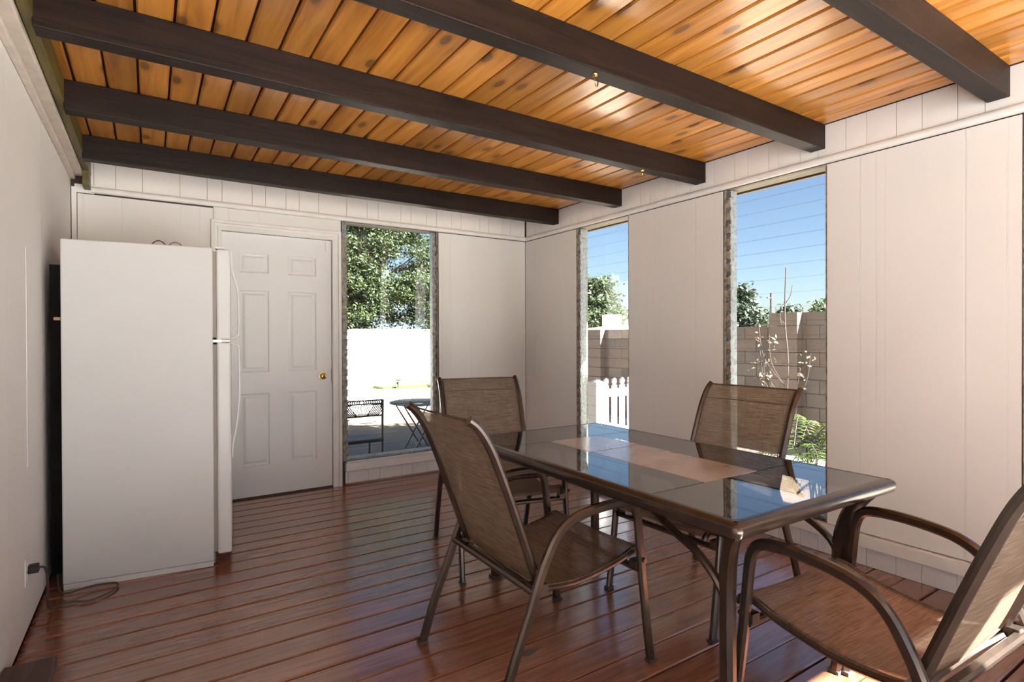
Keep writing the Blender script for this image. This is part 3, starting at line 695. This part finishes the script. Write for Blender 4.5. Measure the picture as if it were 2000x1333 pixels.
# ------------------------------------------------------------------ sling chairs
SIDE = [(-.692, 0), (-.639, .160), (-.573, .316), (-.530, .426), (-.499, .494), (-.463, .553), (-.42, .592), (-.355, .617), (-.238, .630), (-.140, .626), (-.100, .607), (-.082, .57), (-.074, .52), (-.055, .333), (-.030, .136), (-.010, 0)]
POST = [(-.500, .392), (-.525, .455), (-.556, .54), (-.600, .66), (-.642, .77), (-.682, .865), (-.715, .922), (-.742, .955), (-.768, .975)]
SEAT = [(-.505, .400), (-.47, .392), (-.406, .384), (-.336, .382), (-.24, .392), (-.137, .412), (-.075, .432), (-.045, .437), (-.022, .428), (-.012, .410)]
OFF = 0.35
def make_chair():
    root = bpy.data.objects.new('sling_chair', None); COL.objects.link(root); root.empty_display_size = .1
    for s in (-1, 1):
        full = catmull([(x_ + OFF, s * 0.294, z_) for x_, z_ in SIDE], 5)
        i1 = next(i for i, p_ in enumerate(full) if p_.z > 0.44); i2 = max(i for i, p_ in enumerate(full) if p_.z > 0.50)
        pr = rrect(0.026, 0.033, 0.28)
        for nm, seg in (('leg', full[:i1 + 1]), ('armrest', full[i1:i2 + 1]), ('leg', full[i2:])):
            o = MB().sweep(seg, pr, up=(0, 1, 0)).build(nm, M_bronze, root, smooth=True)
            if nm == 'leg':
                e = seg[0] if seg[0].z < 0.01 else seg[-1]
                m = MB(); m.box(e.x - .019, e.x + .019, e.y - .0145, e.y + .0145, 0.0, 0.012); m.build('foot_cap', M_cap, o)
        pp = catmull([(x_ + OFF, s * 0.252, z_) for x_, z_ in POST], 5)
        MB().sweep(pp, rrect(0.030, 0.030, 0.35), up=(0, 1, 0)).build('back_post', M_bronze, root, smooth=True)
        sp = catmull([(x_ + OFF, s * 0.255, z_ - .012) for x_, z_ in SEAT], 5)
        MB().sweep(sp, rrect(0.026, 0.024, 0.35), up=(0, 1, 0)).build('seat_rail', M_bronze, root, smooth=True)
        m = MB(); m.box(-.085 + OFF, -.045 + OFF, min(s * .255, s * .29), max(s * .255, s * .29), .365, .395)
        m.build('bracket', M_bronze, root)
        m = MB(); m.box(-.545 + OFF, -.49 + OFF, min(s * .24, s * .29), max(s * .24, s * .29), .385, .41); m.build('bracket', M_bronze, root)
        m = MB(); m.tube([(-.06 + OFF, s * .300, .40), (-.06 + OFF, s * .316, .40)], 0.009, 10, up=(0, 0, 1)); m.build('bolt', M_bronze, root, smooth=True)
    MB().sweep([(-.545 + OFF, -.29, .392), (-.545 + OFF, .29, .392)], rrect(.022, .030, .3), up=(0, 0, 1)).build('stretcher', M_bronze, root, smooth=True)
    MB().sweep([(-.066 + OFF, -.29, .362), (-.066 + OFF, .29, .362)], rrect(.022, .028, .3), up=(0, 0, 1)).build('stretcher', M_bronze, root, smooth=True)
    MB().sweep(catmull([(-.515 + OFF, -.245, .385), (-.49 + OFF, -.12, .366), (-.485 + OFF, 0, .36), (-.49 + OFF, .12, .366), (-.515 + OFF, .245, .385)], 5), rrect(.018, .018, .4), up=(0, 0, 1)).build('sling_bar', M_bronze, root, smooth=True)
    def slingmesh(prof, half, sag, th, name, mat, parent, t0=0, t1=1, nv=14):
        """sheet following a side profile, sagging between the rails, real thickness"""
        C = catmull([(x_ + OFF, 0, z_) for x_, z_ in prof], 5); nC = len(C); a = int(t0 * (nC - 1)); b = int(t1 * (nC - 1)) + 1; C = C[a:b]; m = MB(); nC = len(C)
        for side in (0, 1):
            for i, c in enumerate(C):
                t = C[min(i + 1, nC - 1)] - C[max(i - 1, 0)]; t.normalize(); nn = Vector((-t.z, 0, t.x))
                for j in range(nv + 1):
                    u = -1 + 2 * j / nv
                    d = -sag * (1 - u * u) + (th / 2 if side == 0 else -th / 2)
                    q_ = c + nn * d; m.v.append((q_.x, u * half, q_.z))
        w_ = nv + 1
        for side in (0, 1):
            o_ = side * nC * w_
            for i in range(nC - 1):
                for j in range(nv):
                    f_ = (o_ + i * w_ + j, o_ + i * w_ + j + 1, o_ + (i + 1) * w_ + j + 1, o_ + (i + 1) * w_ + j)
                    m.f.append(f_ if side else f_[::-1])
        e = nC * w_
        for i in range(nC - 1):
            m.f.append((i * w_, (i + 1) * w_, e + (i + 1) * w_, e + i * w_)); m.f.append((i * w_ + nv, (i + 1) * w_ + nv, e + (i + 1) * w_ + nv, e + i * w_ + nv))
        for j in range(nv):
            m.f.append((j, j + 1, e + j + 1, e + j)); k_ = (nC - 1) * w_; m.f.append((k_ + j, k_ + j + 1, e + k_ + j + 1, e + k_ + j))
        return m.build(name, mat, parent, smooth=True)
    bk = [(x_ + (.004 if i < len(POST) - 1 else 0), z_) for i, (x_, z_) in enumerate(POST)]
    back = slingmesh(bk, 0.254, -0.010, 0.0022, 'backrest', M_sling, root)
    seat = slingmesh(SEAT, 0.262, 0.010, 0.0022, 'seat', M_sling, root)
    # hem band at the top of the back and piping along both edges
    C = catmull([(x_ + OFF, 0, z_) for x_, z_ in POST], 5)
    for zz, r_, nm in ((0.905, .0022, 'hem_seam'), (0.973, .0042, 'top_hem')):
        c = min(C, key=lambda p_: abs(p_.z - zz))
        pth = [(c.x + .004 - .010 * (1 - u * u) , u * .250, c.z) for u in [-1 + j / 6 for j in range(13)]]
        MB().tube(pth, r_, 6, up=(0, 0, 1)).build(nm, M_hem, back, smooth=True)
    for s in (-1, 1):
        pth = [(p_.x + .008, s * 0.233, p_.z) for p_ in C[2:-2]]
        MB().tube(pth, .0017, 5, up=(0, 1, 0)).build('edge_seam', M_hem, back, smooth=True)
    return root
proto = make_chair()
CH = [(-1.603, -2.883, -0.6, 'brown sling chair with arms in the foreground, back towards the fridge'),
      (-1.620, -2.276, -104.1, 'brown sling chair at the far end of the table by the room corner'),
      (-1.328, -2.930, 181.5, 'brown sling chair with its back against the larger side window'),
      (-1.399, -3.579, 87.9, 'brown sling chair at the near right, sunlight on the rear of its back')]
for i, (x_, y_, a, lab) in enumerate(CH):
    o = proto if i == 0 else copy_tree(proto)
    a = R(a); o.location = (x_ - OFF * math.cos(a), y_ - OFF * math.sin(a), 0); o.rotation_euler = (0, 0, a)
    tag(o, lab, 'chair', 'sling chairs around the dining table')

# ================================================================== outdoors
mb = MB(); mb.box(-60, 60, -60, 70, G - 0.5, G)
tag(mb.build('ground', M_dirt), 'sandy sunlit ground of the yard', 'ground', kind='structure')
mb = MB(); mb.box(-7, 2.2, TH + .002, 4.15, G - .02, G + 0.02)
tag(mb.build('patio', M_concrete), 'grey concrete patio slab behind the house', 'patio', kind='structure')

mb = MB(); mb.box(-9, 9, -14, YF - .13, G - .02, G + .015)  # pale slab out of view, added to bounce neutral light indoors
tag(mb.build('added_bounce_terrace', plain('pale_concrete', (0.60, 0.61, 0.62), .85, var=.08, scale=2)), 'pale concrete terrace added in front of the house, unseen, to bounce light', 'terrace', kind='structure')
mb = MB(); mb.box(-4.0, -0.62, -8.1, YF - .16, ZC + .02, ZC + .06)  # out-of-view panel added to stop direct sun entering the wide opening
tag(mb.build('added_awning', M_fascia), 'flat unseen panel added over the wide front opening to keep sun out', 'added_awning', kind='structure')
mb = MB(); mb.box(-9, 4.6, 4.16, 12.1, G - .02, G + .012)  # sheet added over the ground, colour darkened so sunlight doesn't burn it out
tag(mb.build('added_gravel_sheet', plain('darkened_gravel', (0.105, 0.078, 0.055), .95, var=.35, scale=3, bump=.6, bscale=25)), 'reddish gravel sheet added between patio and white yard wall, darkened against overexposure', 'gravel', kind='structure')
# white wall at the back of the yard
mb = MB(); mb.box(-14, 9.0, 13.0, 13.15, G, 1.50); mb.box(-14, 9.02, 12.98, 13.17, 1.50, 1.535)
tag(mb.build('yard_wall', M_whitewall), 'bright white yard wall seen through the back window', 'wall')
mb = MB(); mb.box(2.9, 5.0, 12.1, 12.97, G, G + .08)
tag(mb.build('grass_strip', M_grass), 'strip of green grass at the foot of the white yard wall', 'grass', kind='stuff')
def small_plant(name, label, loc, h, seed):
    rr = random.Random(seed); root = empty(name, loc, 0, label, 'plant', 'young plants by the white yard wall')
    m = MB(); m.tube([(0, 0, 0), (0.01, 0, h * .6), (0, 0.01, h)], .012, 5, up=(0, 1, 0)); m.build('stem', M_twig, root)
    lf = MB()
    for i in range(26):
        z = h * rr.uniform(.4, 1.05); a = rr.uniform(0, 2 * PI); r_ = .12; dx, dy = math.cos(a) * r_, math.sin(a) * r_
        k_ = len(lf.v); lf.v += [(0, 0, z), (dx * .5 - dy * .3, dy * .5 + dx * .3, z + .03), (dx, dy, z - .02), (dx * .5 + dy * .3, dy * .5 - dx * .3, z + .03)]; lf.f.append((k_, k_ + 1, k_ + 2, k_ + 3))
    obj('foliage', lf.mesh('foliage'), M_leafB, root)
small_plant('young_plant', 'small dry plant before the white yard wall, left one', (3.35, 12.0, G), .34, 3)
small_plant('young_plant', 'small dry plant before the white yard wall, right one', (4.55, 12.0, G), .38, 5)

# low white lattice border
lt = empty('lattice_fence', (0.3, 7.13, G), math.atan2(-0.546, 1.65), 'low white lattice border fence in the back yard', 'fence')
m = MB(); m.box(-2.6, 4.2, -.015, .015, 0.0, 0.275); m.build('board', M_white, lt)
m = MB()
for i in range(70):
    x0 = -2.6 + i * .095
    for s in (-1, 1):
        xa, xb = (x0, x0 + .24) if s > 0 else (x0 + .24, x0)
        m.sweep([(xa, .006 * s, .275), (xb, .006 * s, .50)], rrect(.010, .034, .1), up=(0, 1, 0))
lo = m.build('lattice', M_white, lt); lo['kind'] = 'stuff'
m = MB(); m.box(-2.6, 4.3, -.02, .02, .495, .53); m.build('top_rail', M_white, lt)
for xx in (-2.6, -.9, .8, 2.5, 4.2):
    m = MB(); m.box(xx - .035, xx + .035, -.035, .035, 0, .54); m.build('post', M_white, lt)

# outdoor iron chair and folding table
oc = empty('patio_chair', (-1.185, 1.83, G + .02), PI, 'black iron patio chair with scrollwork back outside the back window', 'chair')
for sx in (-.25, .25):
    MB().sweep([(sx, .22, 0), (sx, .22, .43), (sx, .235, .90)], rrect(.026, .024), up=(0, 1, 0)).build('leg', M_iron, oc)
    MB().sweep([(sx, -.24, 0), (sx, -.24, .42)], rrect(.026, .024), up=(0, 1, 0)).build('leg', M_iron, oc)
m = MB(); m.box(-.265, .265, -.25, .23, .405, .430); m.build('seat_frame', M_iron, oc)
m = MB(); m.box(-.245, .245, -.235, .215, .430, .442); m.build('seat', M_graysling, oc)
m = MB()
for zz in (.895, .855, .715): m.sweep([(-.25, .235, zz), (.25, .235, zz)], rrect(.016, .014), up=(0, 0, 1))
m.build('back_rail', M_iron, oc)
m = MB(); rr = random.Random(4)
for i in range(13):
    u = -.075 + i * .0125; m.tube([(u * 1.0, .235, .72), (u * 1.5, .235, .85)], .0052, 5, up=(0, 1, 0))
for s in (-1, 1):
    for i in range(7):
        u0 = s * (.09 + .022 * i); pth = catmull([(u0 - s * .03, .235, .722), (u0, .235, .755), (u0 + s * .025, .235, .79), (min(.24, abs(u0) + .05) * s, .235, .83), (min(.245, abs(u0) + .03) * s, .235, .85)], 4)
        m.tube(pth, .0075, 5, up=(0, 1, 0))
    for i in range(9):
        u0 = s * (.02 + .026 * i); m.tube([(u0, .235, .857), (u0 + s * .012, .235, .875), (u0 - s * .004, .235,  .893)], .0085, 5, up=(0, 1, 0))
m.build('scrollwork', M_iron, oc)
bt = empty('folding_table', (0.05, 2.86, G + .02), 0, 'round folding patio table with crossed legs beyond the patio chair', 'table')
MB().lathe([(0, .695), (.37, .695), (.40, .688), (.405, .678), (.40, .668), (.34, .655), (0, .655)], (0, 0, 0), 40).build('table_top', M_ttop, bt, smooth=True)
for s in (-1, 1):
    for yy in (-.17, .17):
        MB().sweep([(-s * .27, yy + .012 * s, .655), (-s * .05, yy + .012 * s, .30), (s * .13, yy + .012 * s, 0)], rrect(.026, .018), up=(0, 1, 0)).build('leg', M_iron, bt)
m = MB()
for s in (-1, 1): m.tube([(s * .09, -.18, .06), (s * .09, .18, .06)], .009, 6, up=(0, 0, 1))
m.build('stretcher', M_iron, bt)

# foliage and trees
def leaves(name, parent, mat, clusters, per, size, seed, spread, aspect=.45, droop=0.0):
    rng = np.random.default_rng(seed); n_ = len(clusters) * per
    c = np.repeat(np.array(clusters, float), per, 0) + rng.normal(0, 1, (n_, 3)) * np.array(spread)
    f_ = rng.normal(0, 1, (n_, 3)) * .55 + np.array([.1, -.35, .8]); f_ /= np.linalg.norm(f_, axis=1)[:, None]
    d = rng.normal(0, 1, (n_, 3)); d[:, 2] -= droop; d -= f_ * (d * f_).sum(1)[:, None]; d /= np.linalg.norm(d, axis=1)[:, None]
    e = np.cross(f_, d)
    s_ = size * rng.uniform(.6, 1.35, (n_, 1))
    v = np.stack([c - d * s_ * .5, c + e * s_ * aspect * .5 + f_ * s_ * .07, c + d * s_ * .5, c - e * s_ * aspect * .5 + f_ * s_ * .07], 1).reshape(-1, 3)
    me = bpy.data.meshes.new(name); me.vertices.add(n_ * 4); me.vertices.foreach_set('co', v.ravel())
    me.loops.add(n_ * 4); me.loops.foreach_set('vertex_index', np.arange(n_ * 4, dtype=np.int32))
    me.polygons.add(n_); me.polygons.foreach_set('loop_start', np.arange(0, n_ * 4, 4, dtype=np.int32)); me.polygons.foreach_set('loop_total', np.full(n_, 4, dtype=np.int32))
    me.update(calc_edges=True); me.materials.append(mat)
    o = bpy.data.objects.new(name, me); COL.objects.link(o); o.parent = parent
    return o
def blob(center, radii, n_, seed, shell=.55, zmin=-9):
    rng = random.Random(seed); out = []
    while len(out) < n_:
        v = Vector((rng.gauss(0, 1), rng.gauss(0, 1), rng.gauss(0, 1))).normalized() * (shell + (1 - shell) * rng.random())
        p_ = (center[0] + v.x * radii[0], center[1] + v.y * radii[1], center[2] + v.z * radii[2])
        if p_[2] > zmin: out.append(p_)
    return out
def tree(name, label, loc, parts, mat, per, size, seed, spread, trunk=None, group=None, droop=0.0, cat='tree', nbr=9):
    root = empty(name, loc, 0, label, cat, group)
    cl = []
    for i, (c, r_, k_) in enumerate(parts): cl += blob(c, r_, k_, seed + i)
    leaves('crown', root, mat, cl, per, size, seed, spread, droop=droop)
    if trunk:
        h, r_ = trunk; m = MB(); rr = random.Random(seed)
        m.tube([(0, 0, 0), (r_ * .5, 0, h * .4), (0, r_, h)], r_, 8, up=(0, 1, 0), scales=[1.25, 1, .6])
        for c in rr.sample(cl, min(nbr, len(cl))):
            m.tube([(0, r_ * .8, h * .8), ((c[0]) * .45, c[1] * .45, h * .8 + (c[2] - h * .8) * .6), c], r_ * .28, 5, up=(0, 1, .1), scales=[1.3, .8, .25])
        m.build('trunk', M_bark, root)
    return root
tree('leafy_tree', 'large leafy tree overhanging the white yard wall', (3.4, 15.6, G),
     [((0.0, -1.2, 4.2), (3.3, 1.6, 2.3), 120), ((-1.7, -1.7, 3.2), (1.9, 1.3, 1.35), 52), ((1.7, -1.7, 3.0), (1.9, 1.2, 1.3), 52), ((0.2, -1.5, 6.3), (2.9, 1.6, 1.4), 60)],
     M_leafA, 330, 0.115, 11, (.27, .22, .11), (3.4, .17), 'trees beyond the yard walls', droop=.25, nbr=26)
tree('leafy_tree', 'dark tree behind the large leafy tree', (1.2, 20.5, G), [((0, 0, 4.2), (5.2, 1.8, 3.6), 200)], M_leafC, 80, .30, 41, (.4, .35, .3), (3.4, .2), 'trees beyond the yard walls')
# unseen tree added right of the house to keep sun off the side windows
tree('added_shade_tree', 'tall unseen tree added outside the right-hand side wall to block sun', (3.4, -7.5, G), [((-1.2, -.1, 6.0), (.7, 2.0, .8), 80)], M_leafA, 80, .2, 71, (.2, .25, .2), (4.9, .14))

tree('added_shade_tree', 'broad unseen tree added beside the house to shade the patio', (3.7, -2.2, G), [((-1.4, -.2, 5.6), (1.3, 2.0, .7), 110)], M_leafA, 80, .2, 73, (.25, .25, .2), (4.6, .13))  # second tree out of view, added to cast shade on the patio
# block wall on the right-hand side of the yard
XF = 4.87
bw = empty('block_wall', (XF, 0, G), 0, 'tall concrete block wall seen through the side windows', 'wall')
m = MB(); m.box(0.03, 0.165, -6, 9.3, 0, 1.78); m.build('mortar_core', M_mortar, bw)
bm_ = MB(); bm_.box(0, .19, -.1965, .1965, -.0965, .0965); blk = bm_.mesh('block'); blk.materials.append(M_block)
hb = MB(); hb.box(0, .19, -.0965, .0965, -.0965, .0965); hblk = hb.mesh('half_block'); hblk.materials.append(M_block)
for r_ in range(10):
    z = .1 + r_ * .2
    yy = -2.2 + (.2 if r_ % 2 else 0)
    while yy < 9.2:
        if r_ < 9 or yy < .30:
            o = obj('block', blk, None, bw, (random.uniform(-.003, .003), yy, z))
        yy += .4
mb = MB()
for (y0, y1, zt) in ((4.10, 4.70, 1.86), (-.14, .30, 2.02)):
    p_ = empty('wall_pilaster', (XF, (y0 + y1) / 2, G), 0, 'block wall pilaster with a sunlit edge, behind the picket fence' if y0 > 1 else 'block wall pilaster with a sunlit edge, behind the bare sapling', 'pilaster')
    for r_ in range(int(round(zt / .2))):
        m = MB(); hh = (y1 - y0) / 2; m.box(-.13, -.004, -hh, hh, r_ * .2 + .004, r_ * .2 + .196); m.build('block', M_block if False else plain('pilaster_block%d_%d' % (r_, int(y0 * 10)), (0.12, 0.094, 0.080), .95, var=.12, scale=20), p_)

# white picket fence
pf = empty('picket_fence', (0.84, -0.13, G), R(3), 'white picket fence outside the narrow side window', 'fence')
m = MB(); m.box(-.065, .065, -.065, .065, 0, 1.13); m.build('post', M_white, pf)
m = MB(); m.box(-.085, .085, -.085, .085, 1.13, 1.155); m.v += [(-.06, -.06, 1.155), (.06, -.06, 1.155), (.06, .06, 1.155), (-.06, .06, 1.155), (0, 0, 1.19)]
k_ = len(m.v) - 5; m.f += [(k_, k_ + 1, k_ + 4), (k_ + 1, k_ + 2, k_ + 4), (k_ + 2, k_ + 3, k_ + 4), (k_ + 3, k_, k_ + 4)]
m.build('post_cap', M_white, pf)
for zz in (.30, 1.02):
    m = MB(); m.box(.065, 2.0, .012, .05, zz - .045, zz + .045); m.build('rail', M_white, pf)
pk = MB(); w_ = .036
pro = [(-w_, .06), (w_, .06), (w_, 1.10), (w_ * .55, 1.115), (w_ * .95, 1.14), (w_ * .8, 1.17), (0, 1.19), (-w_ * .8, 1.17), (-w_ * .95, 1.14), (-w_ * .55, 1.115), (-w_, 1.10)]
for yy in (-.010, .010): pk.v += [(a, yy, b) for a, b in pro]
n_ = len(pro); pk.f = [tuple(range(n_))[::-1], tuple(range(n_, 2 * n_))] + [(i, (i + 1) % n_, n_ + (i + 1) % n_, n_ + i) for i in range(n_)]
pme = pk.mesh('picket'); pme.materials.append(M_white)
for i in range(15): obj('picket', pme, None, pf, (.145 + i * .128, 0, 0))

# neighbour's white house and far trees
hs = empty('house', (9.6, 7.75, G), R(-33), 'white flat-roofed house beyond the block wall', 'house')
m = MB(); m.box(-1.3, 2, -1.5, 3, 0, 1.85); m.build('wall', M_whitewall, hs)
m = MB(); m.box(-1.35, 2.05, -1.55, 3.05, 1.85, 1.95); m.build('parapet', M_white, hs)
m = MB(); m.box(-1.2, -.75, -1.2, -.6, 1.95, 2.3); m.build('rooftop_cooler', M_white, hs)
tree('yard_tree', 'airy green tree rising behind the white house', (11.4, 12.4, G), [((0, 0, 2.5), (2.0, 1.4, .75), 80), ((.45, 0, 3.25), (.9, .8, .45), 18), ((.5, 0, 3.85), (.75, .7, .3), 8)], M_leafB, 75, .2, 21, (.22, .22, .12), (3.0, .12), 'trees beyond the yard walls')
tree('flowering_bush', 'pale flowering bush behind the block wall', (6.4, 7.6, G), [((0, 0, 1.7), (.9, .7, .32), 36)], leaf_mat('bush_leaves', [(.12, .15, .08), (.2, .22, .13), (.5, .48, .42)]), 60, .1, 23, (.14, .14, .1), (1.4, .06), cat='bush')
tree('yard_tree', 'low green tree left of the airy tree', (9.0, 15.0, G), [((0, 0, 2.2), (1.6, 1.2, .8), 50)], M_leafB, 70, .2, 25, (.24, .24, .16), (2.4, .12), 'trees beyond the yard walls')
def far(px_, dist):
    d_ = _f + _r * ((px_ - 1000) / 1080.98); return (-3.2059 + d_.x * dist, -4.6496 + d_.y * dist, G)
tree('conifer_tree', 'dark conifer rising left of the utility pole', far(1450, 42), [((0, 0, 2.6), (2.2, 1.6, 1.4), 60), ((-.1, 0, 4.0), (.9, .9, 1.2), 24), ((-.2, 0, 5.0), (.4, .4, .6), 8)], M_leafC, 60, .4, 31, (.34, .3, .26), (4.2, .2), 'trees beyond the yard walls')
tree('round_tree', 'low round tree between conifer and utility pole', far(1488, 54), [((0, 0, 2.3), (1.4, 1.4, 1.2), 40)], M_leafC, 60, .36, 33, (.3, .3, .22), (2.6, .2), 'trees beyond the yard walls')
tree('round_tree', 'round dark tree right of the utility pole', far(1540, 46), [((0, 0, 2.9), (.95, .9, 1.4), 36)], M_leafC, 60, .36, 35, (.28, .28, .24), (3.4, .2), 'trees beyond the yard walls')
tree('round_tree', 'pale green tree at the right side of the larger side window', far(1597, 42), [((0, 0, 3.0), (1.1, 1.0, 1.3), 40)], M_leafB, 60, .34, 37, (.28, .28, .24), (3.0, .2), 'trees beyond the yard walls')
tree('hedge_row', 'distant green treeline above the block wall', far(1520, 68), [((0, 0, 1.6), (9, 3, 1.5), 140)], M_leafB, 60, .5, 39, (.6, .5, .3), None, cat='trees')
up_ = empty('utility_pole', far(1506, 50), 0, 'wooden utility pole beyond the block wall', 'pole')
MB().tube([(0, 0, 0), (0, 0, 5.6)], .11, 8, up=(0, 1, 0), scales=[1.2, .8]).build('pole_shaft', M_pole, up_)
m = MB(); m.box(-.6, .6, -.06, .06, 5.1, 5.2); m.build('cross_arm', M_pole, up_)
m = MB(); hp = far(1130, 420)
hv = []
for i in range(41):
    u = (i - 20) * 12; hv.append((u, 21 + 11 * math.exp(-((i - 14) / 5) ** 2) + 2 * math.exp(-((i - 28) / 6) ** 2) + 1.2 * math.sin(i * 1.7)))
for (u, z) in hv: m.v += [(u, 0, 0), (u, 60, z), (u, 140, 0)]
for i in range(40): m.f += [(i * 3, i * 3 + 3, i * 3 + 4, i * 3 + 1), (i * 3 + 1, i * 3 + 4, i * 3 + 5, i * 3 + 2)]
o = m.build('distant_hill', M_hill, None, hp); o.rotation_euler = (0, 0, R(-35)); tag(o, 'hazy blue hill on the horizon', 'hill')

# bare sapling with dry leaves and the green plant outside the larger window
sp = empty('bare_sapling', (4.37, -0.16, G), 0, 'bare sapling with dry leaves before the block wall', 'sapling')
m = MB(); rr = random.Random(12)
m.tube(catmull([(0, 0, 0), (.03, -.02, .7), (.0, -.06, 1.3), (.02, .0, 1.9), (.0, -.03, 2.62)], 5), .011, 6, up=(0, 1, 0), scales=None)
tips = []
for i in range(11):
    z0 = rr.uniform(.1, 1.1) if i < 8 else rr.uniform(1.7, 2.2); a = rr.choice([0.9, 1.2, 1.6, 2.0, -1.4]); ln = rr.uniform(.5, 1.0) if i < 8 else .25
    tip = (math.cos(a) * .1, math.sin(a) * ln * .45, z0 + ln); tips.append(tip)
    m.tube(catmull([(0, -.02, z0), (tip[0] * .5, tip[1] * .8, z0 + ln * .45), tip], 4), .005, 5, up=(0, 1, .1))
m.build('stem', M_twig, sp)
cl = [(t[0], t[1] + rr.uniform(-.1, .1), t[2] - rr.uniform(0, .35)) for t in tips[:8] for _ in range(2)]
leaves('dry_leaf', sp, M_dry, cl, 6, .07, 5, (.05, .05, .08), .4, .6)
gpl = empty('leafy_plant', (1.45, -2.13, G), 0, 'bright green fern-leaved plant outside the larger side window', 'plant')
m = MB(); lf = MB(); rr = random.Random(3)
for i in range(26):
    a = rr.uniform(0, 2 * PI); z0 = rr.uniform(.25, .75); ln = rr.uniform(.28, .45); base = Vector((rr.uniform(-.12, .12), rr.uniform(-.16, .16), z0))
    pts = [base + Vector((math.cos(a) * ln * t, math.sin(a) * ln * t, .22 * math.sin(t * 2.3) * ln / .4)) for t in (0, .25, .5, .75, 1.0)]
    m.tube(pts, .004, 5, up=(0, .1, 1)); C = catmull(pts, 4)
    for j, c in enumerate(C[2:]):
        sd = Vector((-math.sin(a), math.cos(a), 0)); l2 = .085 * (1 - .5 * j / len(C)); fw = Vector((math.cos(a), math.sin(a), 0))
        for s in (-1, 1):
            tip = c + sd * s * l2 + fw * .03 + Vector((0, 0, -.02)); k_ = len(lf.v); md = c + sd * s * l2 * .5
            lf.v += [tuple(c), tuple(md + fw * .016), tuple(tip), tuple(md - fw * .010)]; lf.f.append((k_, k_ + 1, k_ + 2, k_ + 3))
for i in range(7): m.tube([(rr.uniform(-.1, .1), rr.uniform(-.1, .1), 0), (rr.uniform(-.12, .12), rr.uniform(-.15, .15), .75)], .007, 5, up=(0, 1, 0))
m.build('stem', M_twig, gpl); obj('frond', lf.mesh('frond'), M_leafD, gpl)

bpy.context.view_layer.update()
